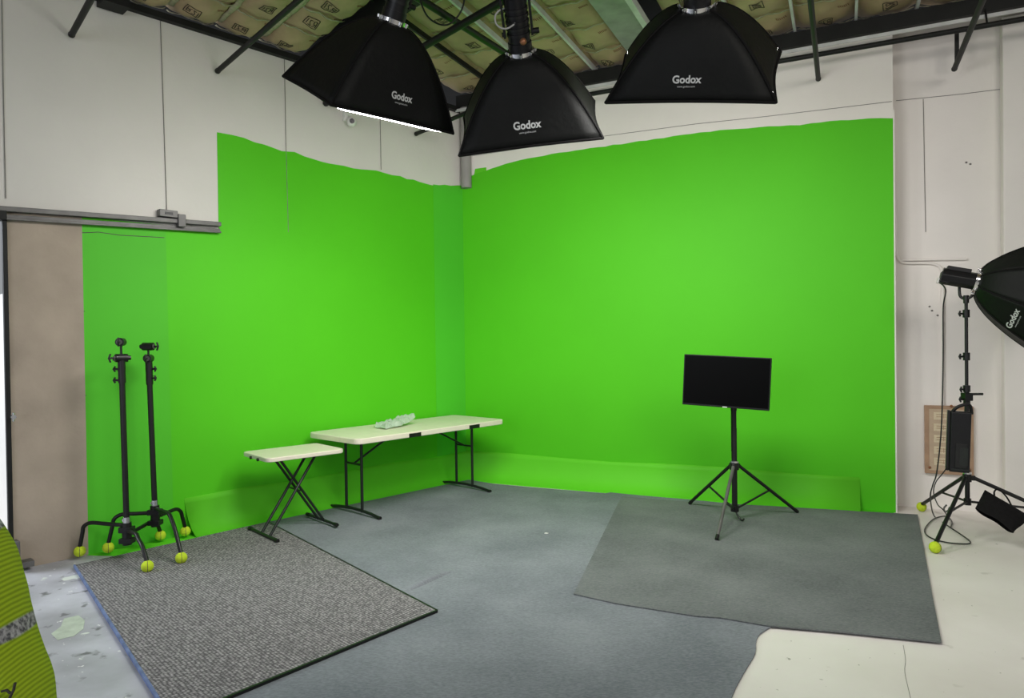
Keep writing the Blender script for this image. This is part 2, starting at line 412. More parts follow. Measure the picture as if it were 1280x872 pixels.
# cove along the floor
def cove_profile(k, N=10):
    t = k / N * pi / 2; return (1 - sin(t)), (1 - cos(t))   # distance, height (unit)
def cpt(s_side, dist, hgt, side):
    if side == 'L': return L3(s_side, -dist, hgt)
    return R3(s_side, -dist, hgt)
ang = (pm + pn); ang = ang / ang.dot(pn)                       # mitre direction
sL = (wl(230, 640) - C).dot(m); sR = (wr(1075, 620) - C).dot(n)
rows = []
for k in range(11):
    d0, h0 = cove_profile(k)
    dl, hl = .19 * d0 + .006, .30 * h0 + .002
    row = []
    for j in range(7):
        s_ = sL * (1 - j / 6.0); 
        if j < 6: row.append(L3(s_ + (.03 * (1 - h0) if j == 0 else 0), -dl, hl + (.012 * sin(j * 2.1) if k == 10 else 0)))
    row.append(C - ang * dl + UP * hl)
    for j in range(1, 8): row.append(R3(sR * j / 7.0, -dl * 1.1, hl * .98 + (.012 * sin(j * 1.7) if k == 10 else 0)))
    rows.append(row)
q = MB(); q.grid(rows)
obj('cove_board', q, 'green3', origin=(0, 0, 0), solid=.005)
tag(bpy.data.objects['cove_board'], 'bright green curved board bent from the green walls down to the floor', 'cove')
# strip of green paint on the floor under the light stands
q = MB(); pts = [fl(105, 694), fl(150, 695), fl(185, 690), fl(240, 677), fl(272, 667), L3(sL + .2, -.02, 0), L3(g0, -.01, 0)]
q.prism([V((p.x, p.y, .001)) for p in pts], UP * .002)
obj('green_paint', q, 'green3', floor, label='bright green floor paint')
q = MB(); q.prism([V((p.x, p.y, .001)) for p in [R3(Lr, -.001, 0), R3(sR - .1, -.001, 0), R3(sR - .1, -.2, 0), R3(Lr - .12, -.22, 0)]], UP * .002)
obj('green_paint', q, 'green', floor)
# pale paint spill on the bare concrete
q = MB(); pts = [fl(*p) for p in [(64, 792), (76, 783), (80, 773), (98, 769), (106, 775), (104, 786), (92, 795), (82, 797), (72, 800)]]
q.prism([V((p.x, p.y, .0005)) for p in pts], UP * .001)
obj('paint_spill', q, mat('pale_green_paint_spill', (.50, .56, .46), .6, noise=.25, nscale=14), floor, label='pale green paint spill')

q = MB(); pts = curve_pts([fl(1129, 806), fl(1132, 825), fl(1131, 840), fl(1138, 872), fl(1142, 900)], 4)
for a, b_ in zip(pts, pts[1:]): q.beam(a + UP * .0005, b_ + UP * .0005, .002, .001)
obj('crack', q, 'joint', floor)

# door track and doorway in the left wall
tr = thing('door_track', 'long grey steel sliding door track screwed across the left wall', 'track', wl(0, 262))
a_, b_ = wl(-40, 259), wl(273, 281)
q = MB(); q.beam(a_ - pm * .03, b_ - pm * .03, .06, .035)
obj('rail', q, 'grey_steel', tr, bevel=.004)
q = MB(); q.beam(a_ - pm * .018 - UP * .05, b_ - pm * .018 - UP * .05, .036, .03)
q.beam(a_ - pm * .048 - UP * .068, b_ - pm * .048 - UP * .068, .02, .014)
obj('lower_channel', q, 'grey_steel', tr, bevel=.003)
c_ = wl(207, 268) - pm * .04
q = MB(); q.box(c_, m * .07, pm * .03, UP * .028); q.box(wl(223, 277) - pm * .05, m * .03, pm * .03, UP * .05)
obj('bracket', q, 'grey_steel', tr, bevel=.004)
q = MB(); q.box(c_ - pm * .031, m * .03, pm * .003, UP * .01)
obj('slot', q, 'black', tr)
dr = MB(); pj = L3(s_door - .008, -.012, 1.24)
dr.box(pj, m * .014, pm * .02, UP * 1.24)
dr.box(L3(s_door - 1.2, -.01, 2.47), m * 1.2, pm * .05, UP * .035)
door = struct('door_1', dr, 'steel_dark', bevel=.004)
q = MB(); q.box(L3(s_door - .004, .04, 1.22), m * .004, pm * .03, UP * 1.2)
obj('weather_strip', q, 'grey_steel', door)
q = MB(); lp = wl(13, 520) - pm * .07; q.tube([lp, lp - pm * .03], .016, 10); q.tube([lp - pm * .02 - UP * .03, lp - pm * .02 + UP * .03], .008, 8)
obj('latch', q, 'chrome', door)
q = MB(); q.box(wl(24, 703) - pm * .05 , m * .07, pm * .05, UP * .02); q.box(wl(17, 690) - pm * .05, m * .02, pm * .05, UP * .09)
obj('floor_bracket', q, 'grey_steel', door, bevel=.003)
# outside the doorway
q = MB(); q.abox(-9, 4.5, -.02, -4.2, 12, .004); 
struct('floor_outside', q, 'outside')
q = MB(); o0 = L3(s_door - .1, .5, 0)
q.box(L3(s_door + .2, 1.1, 1.0), m * .02, pm * .45, UP * 1.0)
struct('door_2', q, 'white_plastic', bevel=.005)

# pipe in the corner above the paint
q = MB(); c0 = wl(575, 200) - pm * .05 + n * .04
q.tube([V((c0.x, c0.y, 3.30)), V((c0.x, c0.y, 4.2))], .06, 18); q.tube([V((c0.x, c0.y, 3.70)), V((c0.x, c0.y, 3.73))], .068, 18)
struct('trim_2', q, mat('dull_grey_paint', (.34, .32, .31), .6, noise=.15, nscale=6))

# ------------------------------------------------------------------ steel under the roof
def beam_thing(name, label, cat, parts, group=None):
    q = parts[0]; o = obj(name, q, parts[1], origin=q.v[0])
    return tag(o, label, cat, group)
q = MB(); q.beam(L3(-6.5, -.03, 4.185), L3(.1, -.03, 4.185), .055, .05)
beam_thing('steel_ledger', 'black steel ledger running along the top of the left wall', 'beam', (q, 'steel_dark'))
q = MB(); q.box(wl(136, 5) - pm * .1, m * .09, pm * .08, UP * .06)
beam_thing('junction_box', 'small black box fixed under the ledger at the top of the left wall', 'box', (q, 'steel_dark'))
lg = thing('steel_ledger', 'deep black steel ledger along the top of the right wall', 'beam', R3(0, 0, 4.2))
q = MB(); q.beam(R3(0, -.06, 4.265), R3(7, -.06, 4.265), .12, .13)
obj('beam_web', q, 'steel_dark', lg)
q = MB(); q.beam(R3(0, -.13, 4.16), R3(7, -.13, 4.16), .012, .03)
obj('pale_flange', q, 'purlin', lg)
pp = thing('steel_pipe', 'thin black pipe running just below the ledger of the right wall', 'pipe', R3(0, -.2, 4.1))
q = MB(); q.tube([R3(.2, -.20, 4.06), R3(7, -.20, 4.06)], .022, 10)
obj('tube', q, 'steel_dark', pp)
for s_ in (1.5, 3.2, 5.0):
    q = MB(); q.tube([R3(s_, -.20, 4.06), R3(s_, -.12, 4.22)], .008, 6); obj('hanger', q, 'steel_dark', pp)

def hpipe(name, p, direction, length, r, label, group, stub=0):
    t = thing(name, label, 'pipe', p, group)
    q = MB(); q.tube([p, p + direction * length], r, 12); obj('tube', q, 'steel_dark', t)
    q = MB(); q.tube([p - direction * .004, p + direction * .012], r * 1.12, 12); obj('end_cap', q, 'black', t)
    return t
for (u, v, lab) in [(88, 45, 'leftmost black sprinkler pipe ending on the white left wall'),
                    (270, 90, 'black pipe ending on the left wall left of the green paint'),
                    (405, 130, 'black pipe whose end shows beside the white security camera'),
                    (518, 168, 'black pipe whose end shows under the right tip of the left softbox')]:
    p = wl(u, v) - pm * .03
    hpipe('ceiling_pipe', p, -pl, 3.6 if u != 518 else 1.3, .021 if u != 405 else .027, lab, 'black pipes square to the left wall')
for (u, v, lab) in [(1023, 100, 'black pipe ending on the wall above the green right wall'),
                    (1193, 86, 'rightmost black pipe ending above the octagonal softbox')]:
    p = wr(u, v) - pn * .03 if u < 1117 else wr(u, v) - pn * .0
    hpipe('ceiling_pipe', p, -pn, 3.4, .021, lab, 'black pipes square to the right wall')
q = MB(); p = wr(1196, 48); q.beam(p + UP * .05, wr(1196, 70) - UP * .05, .03, .03)
beam_thing('pipe_hanger', 'short black hanger strap beside the rightmost ceiling pipe', 'hanger', (q, 'steel_dark'))
# bars that carry the lights
p0, p1 = fl(645, 75, 3.95), fl(530, 2, 3.95)
q = MB(); q.tube([p0 + (p0 - p1) * .3, p0 + (p1 - p0) * 1.5], .028, 12)
beam_thing('lighting_bar', 'black bar crossing under the ceiling between left and middle softboxes, running down to the right', 'bar', (q, 'black'))
# broad beams between batts
zc = 4.36
q = MB(); q.beam(LB(-1.86, .05, 4.28), LB(-1.86, -4.2, 4.28), .13, .2)
beam_thing('steel_joist', 'broad dark steel joist rising behind the left softbox', 'beam', (q, 'steel_dark'))
jo = thing('steel_joist', 'broad pale grey steel joist between the middle and right softboxes', 'beam', R3(2.22, -.1, 4.36))
q = MB(); q.beam(R3(2.20, -.14, 4.37), R3(2.20, -4.2, 4.37), .30, .03); obj('web', q, mat('silver_grey_steel', (.36, .36, .35), .5, metal=.2, noise=.3, nscale=6), jo)
q = MB(); q.beam(R3(2.38, -.14, 4.33), R3(2.38, -4.2, 4.33), .05, .07); obj('bright_flange', q, 'purlin', jo)

# ------------------------------------------------------------------ insulation batts
def clipv(mb, planes):
    bm = bmesh.new(); vs = [bm.verts.new(p) for p in mb.v]
    for f in mb.f:
        try: bm.faces.new([vs[i] for i in f])
        except ValueError: pass
    for co, no in planes:
        g = bm.verts[:] + bm.edges[:] + bm.faces[:]
        bmesh.ops.bisect_plane(bm, geom=g, plane_co=co, plane_no=no, clear_outer=True)
    bm.verts.index_update()
    q = MB(); q.v = [v.co.copy() for v in bm.verts]; q.f = [[v.index for v in f.verts] for f in bm.faces]; q.sm = [True] * len(q.f)
    bm.free(); return q
STAMP = [((-.5, -.5), (.5, -.5)), ((-.5, .5), (.5, .5)), ((-.5, -.5), (-.5, .5)), ((.5, -.5), (.5, .5)),
         ((-.36, -.3), (-.36, .3)), ((-.36, .3), (-.12, .25)), ((-.12, .25), (-.14, .03)), ((-.14, .03), (-.36, 0)), ((-.26, 0), (-.1, -.3)),
         ((0, .3), (.18, .28)), ((.18, .28), (.17, .02)), ((.17, .02), (.0, -.3)), ((0, -.3), (.2, -.3)), ((.36, .32), (.34, -.3))]
def batt(F3, s0, s1, d0, d1, z0, planes, label, group, seed, cell=.5):
    rnd = random.Random(seed)
    W = s1 - s0; NS = 10; ND = int(abs(d1 - d0) / .035)
    cuts = []; d = d0
    while d > d1: cuts.append(d + rnd.uniform(-.06, .06)); d -= cell
    cuts[0] = d0
    def zf(s, d):
        x = (s - s0) / W
        acr = max(0, sin(pi * min(max(x, 0), 1))) ** .45
        k = 0
        for i, c in enumerate(cuts):
            if d <= c: k = i
        a = cuts[k]; b_ = cuts[k + 1] if k + 1 < len(cuts) else a - cell
        f = min(1, max(0, (a - d) / (a - b_)))
        al = (.35 + .65 * sin(pi * f) ** .5 if k or True else 1)
        wr_ = .008 * sin(s * 23 + d * 17 + seed) + .006 * sin(s * 41 - d * 29 + seed * 2)
        return z0 - (.115 * acr * al + wr_ * acr)
    sag = lambda s: .05 * ((2 * (s - s0) / W - 1) ** 2)
    rows = [[F3(s0 + W * i / NS, d0 + (d1 - d0) * j / ND + sag(s0 + W * i / NS), zf(s0 + W * i / NS, d0 + (d1 - d0) * j / ND)) for i in range(NS + 1)] for j in range(ND + 1)]
    q = MB(); q.grid(rows); q = clipv(q, planes)
    if not q.v: return
    root = thing('insulation_batt', label, 'insulation', q.v[0], group)
    obj('kraft_facing', q, 'kraft', root)
    # torn cream edges at the crimps
    for c in cuts:
        top, bot = [], []
        for i in range(25):
            s = s0 + W * (.02 + .96 * i / 24); dd = c + sag(s)
            z = min(zf(s, c - .004), zf(s, c + .03)) - .006
            top.append(F3(s, dd + .012 + rnd.uniform(-.004, .004), z - .004)); bot.append(F3(s, dd - .014 + rnd.uniform(-.009, .009), z - .008))
        q = MB(); q.grid([top, bot]); q = clipv(q, planes)
        if q.v: obj('torn_edge', q, 'cream', root, solid=.004)
    for c in cuts[:5]:
        sx_ = .36 if W < .45 else .5
        cs = s0 + W * (sx_ + rnd.uniform(-.08, .08)); cd = c - cell * .5 + rnd.uniform(-.05, .05); sz = .105; rot = rnd.choice((0, pi / 2, pi)) + rnd.uniform(-.1, .1)
        q = MB()
        def pos(a, b_):
            x = cs + (a * cos(rot) - b_ * sin(rot)) * sz; y = cd + (a * sin(rot) + b_ * cos(rot)) * sz
            return F3(x, y + sag(x), zf(x, y) - .005)
        for (a, b_) in STAMP:
            pa = [pos(a[0] + (b_[0] - a[0]) * t / 3, a[1] + (b_[1] - a[1]) * t / 3) for t in range(4)]
            for p_, q_ in zip(pa, pa[1:]): q.beam(p_, q_, .006, .002)
        mb = clipv(q, planes)
        if mb.v: obj('printed_stamp', mb, 'ink', root)
        q = MB()
        for k in range(6):
            x = s0 + W * (.72 + .03 * k); y = c - cell * .85
            a, b_ = F3(x, y + sag(x), zf(x, y) - .004), F3(x + .008, y + .025 + sag(x), zf(x + .008, y + .025) - .004)
            q.beam(a, b_, .005, .002)
        mb = clipv(q, planes)
        if mb.v: obj('printed_line', mb, 'redink', root)
seamR = [5.95, 5.5, 5.05, 4.52, 4.05, 3.55, 3.05, 2.5, 2.03, 1.62, 1.05, .48, -.1, -.65, -1.2, -1.75, -2.3, -2.9]
planesR = [(L3(-1.80, 0, 0), -m), (L3(0, -.02, 0), pm)]
ordw = ['first', 'second', 'third', 'fourth', 'fifth', 'sixth', 'seventh', 'eighth', 'ninth', 'tenth', 'eleventh', 'twelfth', 'thirteenth', 'fourteenth', 'fifteenth', 'sixteenth', 'seventeenth']
pidx = 0
def purl(F3, s, z, d0, d1, label, mtl='purlin'):
    q = MB(); q.beam(F3(s, d0, z), F3(s, d1, z), .022, .05)
    o = obj('purlin', q, mtl, origin=F3(s, d0, z)); tag(o, label, 'purlin', 'thin purlins between the insulation batts')
for i in range(len(seamR) - 1):
    s1, s0 = seamR[i], seamR[i + 1]
    if abs(s1 - 2.5) < .01: continue
    batt(R3, s0, s1, .06, -3.6, 4.47, planesR, 'brown paper-faced insulation batt, %s bay from the right end of the right wall ceiling' % ordw[pidx], 'insulation batts over the right side', 11 + i); pidx += 1
for k, s in enumerate([5.05, 4.52, 4.05, 3.55, 3.05, 1.62, 1.05, .48]):
    purl(R3, s, 4.365, .03, -3.6, 'thin %s purlin, %s from the right end of the ceiling' % ('pale' if s > 1.5 or s < 1.1 else 'pale', ordw[k]), 'steel_dark' if s in (.48,) else 'purlin')
seamL = [-4.4, -4.0, -3.6, -3.22, -2.82, -2.43, -2.0]
planesL = [(L3(-1.93, 0, 0), m)]
for i in range(len(seamL) - 1):
    batt(LB, seamL[i], seamL[i + 1], -.01, -3.2, 4.315, planesL, 'crumpled brown insulation batt, %s bay from the left end of the left wall ceiling' % ordw[i], 'insulation batts over the left side', 60 + i, .45)
    if i: 
        q = MB(); 
        top = []; bot = []
        for j in range(40):
            d = -.1 - 3.0 * j / 39; top.append(LB(seamL[i] - .022 + random.uniform(-.008, .008), d, 4.265)); bot.append(LB(seamL[i] + .022 + random.uniform(-.008, .008), d, 4.265))
        q.grid([top, bot]); o = obj('paper_flange', q, 'cream', origin=top[0], solid=.006)
        tag(o, 'torn cream stapling flange, %s from the left end of the left ceiling' % ordw[i - 1], 'paper strip', 'torn flanges over the left side')

# ------------------------------------------------------------------ softboxes
def softbox(name, label, M, corners, hgt, ring, logo, subline, side, tpos, tsize, upos=.5, head=True, group=None, textflip=False, bulge=.0, sagk=.05, rec=.03, lit='diff'):
    """M: world matrix, local z towards the lamp; corners: rim polygon in the z=0 plane"""
    N = len(corners); root = thing(name, label, 'softbox', M @ V((0, 0, hgt)), group)
    def shell(k, f, t):                 # side k, fraction f along it, t 0 at ring .. 1 at rim
        a, b_ = V(corners[k]), V(corners[(k + 1) % N])
        rim = a.lerp(b_, f)
        rd = 1 - sagk * sin(pi * f) * t
        a0 = atan2(a.y, a.x); a1 = atan2(b_.y, b_.x)
        if a1 < a0: a1 += 2 * pi
        an = a0 + (a1 - a0) * f
        c = V((cos(an) * ring, sin(an) * ring, 0))
        rr = t ** .82; z = hgt * (1 - t ** 1.35)
        p = c.lerp(rim * rd, rr)
        return V((p.x, p.y, z))
    NF, NT = 8, 14
    q = MB()
    for k in range(N): q.grid([[M @ shell(k, f / NF, t / NT) for f in range(NF + 1)] for t in range(NT + 1)])
    sh = obj('fabric_shell', q, 'fabric', root, solid=.004)
    q = MB()
    for k in range(N):
        q.tube([M @ (shell(k, 0, t / NT) * 1.0) for t in range(NT + 1)], .0065, 6)
    obj('rib', q, 'sand', root)
    q = MB()
    for k in range(N):
        q.tube([M @ shell(k, f / NF, 1.0) for f in range(NF + 1)], .009, 6)
    obj('rim_hem', q, 'sand', root)
    # diffuser
    q = MB(); rows = []
    for r in range(7):
        rr = r / 6; row = []
        for k in range(N):
            for f in range(NF):
                p = shell(k, f / NF, 1.0); row.append(M @ V((p.x * rr * (.965 if bulge == 0 else .975), p.y * rr * (.965 if bulge == 0 else .975), rec - (bulge + rec) * (1 - rr ** (2.6 if bulge == 0 else 3.2)))))
        row.append(row[0]); rows.append(row)
    q.grid(rows); obj('diffuser', q, lit, root)
    # speed ring
    q = MB(); q.tube([M @ V((0, 0, hgt - .012)), M @ V((0, 0, hgt + .022))], ring * 1.12, 24)
    rg = obj('speed_ring', q, 'chrome', root)
    for k in range(8):
        q2 = MB(); a = k * pi / 4; q2.tube([M @ V((cos(a) * ring * 1.05, sin(a) * ring * 1.05, hgt - .03)), M @ V((cos(a) * ring * 1.2, sin(a) * ring * 1.2, hgt + .02))], .009, 8)
        obj('ring_screw', q2, 'chrome', rg)
    if head:
        q = MB(); a0 = hgt + .02
        q.tube([M @ V((0, 0, a0)), M @ V((0, 0, a0 + .05))], .072, 20)
        for i, (r0, r1, z0, z1) in enumerate([(.066, .066, .05, .30)]):
            q.tube([M @ V((0, 0, a0 + z0)), M @ V((0, 0, a0 + z1))], r0, 20)
        hd = obj('lamp_housing', q, 'plast', root, bevel=.004)
        q = MB()
        for i in range(5): q.tube([M @ V((0, 0, a0 + .09 + .035 * i)), M @ V((0, 0, a0 + .105 + .035 * i))], .071, 20)
        obj('cooling_fin', q, 'black', hd)
        q = MB()
        for sx_ in (-1, 1): q.beam(M @ V((sx_ * .083, 0, a0 + .08)), M @ V((sx_ * .083, 0, a0 + .3)), .012, .03)
        q.beam(M @ V((-.09, 0, a0 + .3)), M @ V((.09, 0, a0 + .3)), .03, .012)
        obj('yoke', q, 'black', root)
        q = MB(); q.tube([M @ V((.08, 0, a0 + .1)), M @ V((.125, 0, a0 + .1))], .017, 10); q.tube([M @ V((-.08, 0, a0 + .1)), M @ V((-.1, 0, a0 + .1))], .014, 10)
        obj('tilt_knob', q, 'black', root)
    # lettering, wrapped onto the panel
    a, b_ = V(corners[side]), V(corners[(side + 1) % N]); Lk = (b_ - a).length
    for s_, size, dy, bold in ((logo, tsize, 0, tsize * .03), (subline, tsize * .26, -tsize * .62, 0)):
        vs, fs = text_verts(s_, size, bold)
        q = MB(); out = []
        slant = (V((0, 0, hgt)) - (a + b_) / 2).length
        for v in vs:
            y = (v.y + dy) ; t = tpos - y / slant
            wid = Lk * max(.1, t ** .82)
            f = upos + (v.x if not textflip else -v.x) / wid
            p = shell(side, f, t); e = .004
            nn = (shell(side, f + e, t) - p).cross(shell(side, f, t + e) - p).normalized()
            ctr = V((0, 0, hgt * .3))
            if nn.dot(p - ctr) < 0: nn = -nn
            out.append(M @ (p + nn * .004))
        q.add(out, fs); obj('logo_print' if size == tsize else 'address_print', q, 'logo', sh, label='silver printed logo' if size == tsize else None)
    return root, shell
def mtx(O, a, b_, c):
    a, b_, c = radians(a), radians(b_), radians(c)
    return Matrix.Translation(O) @ Matrix.Rotation(a, 4, 'Z') @ Matrix.Rotation(b_, 4, 'X') @ Matrix.Rotation(c, 4, 'Y')
def rect(W, D): return [(-W, -D, 0), (W, -D, 0), (W, D, 0), (-W, D, 0)]
M1 = mtx((-.863, 4.377, 3.039), 46.69, 30.03, -1.85)
M2 = mtx((.134, 4.569, 2.951), -.6, 40.1, -6.4)
M3 = mtx((1.06, 3.98, 3.045), -24.5, 44, 9.3)
softbox('softbox', 'left black rectangular overhead softbox with its lit edge showing below', M1, rect(.45, .3), .5, .075, 'Godox', 'www.godox.com', 0, .80, .053, upos=.53, bulge=.045, rec=.0, group='overhead softboxes')
softbox('softbox', 'middle black rectangular softbox hanging in front of the wall corner', M2, rect(.45, .3), .47, .075, 'Godox', 'www.godox.com', 0, .80, .060, upos=.49, group='overhead softboxes')
softbox('softbox', 'right black rectangular softbox hanging above the green right wall', M3, rect(.45, .31), .38, .08, 'Godox', 'www.godox.com', 0, .79, .053, upos=.48, group='overhead softboxes')
# drop rods from the bars to the lamps
def drop(label, M, z0, ztop):
    p = M @ V((0, 0, z0)); t = thing('drop_rod', label, 'rod', (p.x, p.y, ztop), 'rods holding the overhead lamps')
    q = MB(); q.tube([p, V((p.x, p.y, ztop))], .014, 10); obj('tube', q, 'black', t)
    q = MB(); q.box(V((p.x, p.y, ztop - .02)), (.03, 0, 0), (0, .03, 0), (0, 0, .045)); q.tube([V((p.x + .03, p.y, ztop - .02)), V((p.x + .08, p.y, ztop - .02))], .01, 8); obj('clamp', q, 'black', t, bevel=.004)
drop('rod holding the lamp of the left softbox', M1, .82, 4.1)
drop('rod holding the lamp of the middle softbox', M2, .79, 4.1)
drop('rod holding the lamp of the right softbox', M3, .70, 4.1)
q = MB(); q.ball(dep(654, 52, 4.0), .02, 12, 8)
o = obj('clamp_knob', q, 'copper', origin=dep(654, 52, 4.0)); tag(o, 'copper coloured knob at the lamp of the middle softbox', 'knob')
q = MB(); q.tube(curve_pts([dep(u, v, 4.1) for u, v in [(657, -30), (658, -5), (655, 12), (645, 28), (632, 36), (621, 31), (619, 20), (626, 12), (638, 10)]]), .0055, 8)
o = obj('cable', q, 'whitecable', origin=dep(657, -30, 4.1)); tag(o, 'pale grey cable looping beside the lamp of the middle softbox', 'cable')
q = MB(); q.tube(curve_pts([dep(u, v, 4.6) for u, v in [(522, -20), (526, 2), (534, 20), (548, 30), (562, 30), (574, 18), (580, 2), (580, -20)]]), .006, 8)
o = obj('cable', q, 'black', origin=dep(522, -20, 4.6)); tag(o, 'black cable sagging between left and middle softboxes', 'cable')

# ------------------------------------------------------------------ security camera
pc = wl(433, 147); t = thing('security_camera', 'small white security camera on the left wall below the left softbox', 'camera', pc)
q = MB(); q.box(pc - pm * .02, m * .045, pm * .02, UP * .045); obj('mount', q, 'white_plastic', t, bevel=.008)
q = MB(); q.tube([pc - pm * .03, pc - pm * .07 - UP * .03], .018, 12); q.ball(pc - pm * .09 - UP * .06, .05, 16, 12); obj('body', q, 'white_plastic', t)
q = MB(); c_ = pc - pm * .09 - UP * .06; dv = (V((.3, -1, -.15))).normalized(); q.tube([c_ + dv * .04, c_ + dv * .053], .024, 16); obj('lens', q, 'lens', t)

# ------------------------------------------------------------------ carpets
def flat(name, pts, z, th, m_, label, cat, bevel=.002):
    q = MB(); q.prism([V((p.x, p.y, z)) for p in pts], UP * th)
    o = obj(name, q, m_, origin=(pts[0].x, pts[0].y, z)); return tag(o, label, cat)
ca = [L3(-2.55, -.16, 0), L3(-1.9, -.14, 0), L3(-1.0, -.15, 0), L3(-.3, -.16, 0), C - ang * .17, R3(.5, -.26, 0), R3(1.2, -.27, 0), R3(1.75, -.26, 0), R3(1.78, -.20, 0), R3(2.6, -.22, 0), R3(3.3, -.25, 0)]
edge_r = [fl(1010, 760), fl(958, 788), fl(946, 800), fl(944, 818), fl(930, 842), fl(915, 872), fl(900, 930), fl(880, 1100)]
ca = jag(ca, .012, V((0, 1, 0)), .2) + curve_pts(edge_r, 3) + [V((.5, -.5, 0)), V((-1.3, -.5, 0)), V((-1.37, 2.75, 0)), V((-1.5, 4.4, 0))]
carpet = flat('carpet', ca, .001, .008, 'carpet', 'large blue grey felt carpet filling the middle of the floor', 'carpet')
carpet['kind'] = 'thing' if False else ''
del carpet['kind']
rr = [fl(777, 622), fl(860, 629), fl(960, 634), fl(1060, 640), fl(1147, 645), fl(1160, 716), fl(1165, 745), fl(1177, 806), fl(1050, 793), fl(958, 785), fl(900, 775), fl(870, 773), fl(820, 765), fl(770, 757), fl(717, 745)]
flat('rug', rr, .0095, .007, 'carpet2', 'plain grey felt rug under the television tripod', 'rug')
rg = [fl(93, 710), fl(335, 655), fl(546, 767)]; rg.append(rg[0] + rg[2] - rg[1])
rug = flat('rug', rg, .0095, .014, 'weave', 'coarse woven grey brown rug under the light stands on the left', 'rug')
q = MB(); q.beam(V((rg[0].x, rg[0].y, .018)), V((rg[3].x, rg[3].y, .018)), .012, .018)
obj('binding', q, 'blue', rug, label='worn blue binding')
q = MB()
for a, b_ in ((2, 3), (1, 2)): q.beam(V((rg[a].x, rg[a].y, .016)), V((rg[b_].x, rg[b_].y, .016)), .014, .015)
obj('edge_hem', q, 'black', rug)
# fold in the carpet
a, b_ = fl(503, 742), fl(567, 713); ax = (b_ - a); sd = ax.cross(UP).normalized(); rows = []
for i in range(15):
    t = i / 14; c_ = a.lerp(b_, t); hgt = .022 * sin(pi * t) ** .8
    rows.append([V((c_.x, c_.y, .0085)) + sd * (.05 * (j / 6 - .5) * 2 * (1 if j < 3 else .5)) + UP * hgt * sin(pi * j / 6) for j in range(7)])
q = MB(); q.grid(rows); obj('fold', q, 'carpet', carpet)
q = MB(); q.ball(fl(683, 668) + UP * .012, .014, 8, 5, (1.3, .8, .3)); o = obj('paper_scrap', q, 'white_plastic', origin=fl(683, 668)); tag(o, 'tiny white scrap lying on the middle of the carpet', 'scrap')

# ------------------------------------------------------------------ folding tables
def roundrect(cx, ux, uy, hx, hy, r, k=6):
    out = []
    for sx_, sy_, a0 in ((1, 1, 0), (-1, 1, pi / 2), (-1, -1, pi), (1, -1, 1.5 * pi)):
        for i in range(k + 1):
            a = a0 + pi / 2 * i / k; out.append(cx + ux * (sx_ * (hx - r) + cos(a) * r) + uy * (sy_ * (hy - r) + sin(a) * r))
    return out
c4 = [fl(392, 539, .74), fl(454, 548, .74), fl(626, 524, .74), fl(563, 519, .74)]
ctr = sum(c4, V()) / 4; ux = ((c4[2] - c4[1]) + (c4[3] - c4[0])).normalized(); uy = UP.cross(ux)
t = thing('folding_table', 'long almond plastic folding table standing in the green corner', 'table', (ctr.x, ctr.y, 0))
hx, hy = .93, .39
q = MB(); q.prism([V((p.x, p.y, .690)) for p in roundrect(ctr, ux, uy, hx, hy, .07)], UP * .05)
top = obj('tabletop', q, 'table', t, bevel=.008)
q = MB()
for o_ in (-.30, .47): 
    c_ = ctr + ux * o_ - uy * (hy + .001); q.box(V((c_.x, c_.y, .709)), ux * .07, uy * .004, UP * .018)
obj('handle_recess', q, 'black', top)
def tube_leg(name, pts, r, parent, m_='leg'):
    q = MB(); q.tube(pts, r, 10); return obj(name, q, m_, parent)
def at(c, a, b_, z): p = c + ux * a + uy * b_; return V((p.x, p.y, z))
for sg in (-1, 1):
    xe = sg * .70
    for b0 in (-.12, .12): tube_leg('leg', [at(ctr, xe, b0, .70), at(ctr, xe, b0, .035)], .0135, t)
    q = MB(); q.tube(curve_pts([at(ctr, xe, -.36, .022), at(ctr, xe, -.22, .040), at(ctr, xe, 0, .05), at(ctr, xe, .22, .040), at(ctr, xe, .36, .022)], 5), .014, 10); obj('foot_bar', q, 'leg', t)
    q = MB(); q.tube([at(ctr, xe, -.12, .46), at(ctr, xe, .12, .46)], .010, 8); obj('cross_bar', q, 'leg', t)
    q = MB(); q.tube([at(ctr, xe, 0, .46), at(ctr, sg * .22, 0, .695)], .010, 8); obj('brace', q, 'leg', t)
    q = MB()
    for b0 in (-.365, .365): q.tube([at(ctr, xe, b0 - .015, .019), at(ctr, xe, b0 + .015, .019)], .018, 10)
    obj('foot_cap', q, 'black', t)
# plastic film on the table
t0 = dep(492, 520, 7.0); t0 = fl(494, 532, .743)
rows = []; ax_ = ux * .98 + uy * .2
rb = random.Random(3)
NX, NY = 18, 9
for i in range(NX):
    row = []
    for j in range(NY):
        x = (i / (NX - 1) - .5) * .46; y = (j / (NY - 1) - .5) * .24 * (1 - .5 * abs(i / (NX - 1) - .4))
        lift = .05 + .06 * (i / (NX - 1)) ** 2 + .02 * sin(i * 1.1 + j * .9) if 0 < j < NY - 1 else .012 + .075 * (i / (NX - 1)) ** 3
        lift = lift * (1 if i not in (0,) else .2)
        row.append(t0 + ax_ * x + uy * y + UP * max(.004, lift * .8 + rb.uniform(-.008, .008)))
    rows.append(row)
q = MB(); q.grid(rows, False)
o = obj('plastic_bag', q, 'bag', origin=t0, solid=.002); tag(o, 'crumpled clear plastic bag lying on the long folding table', 'plastic bag')

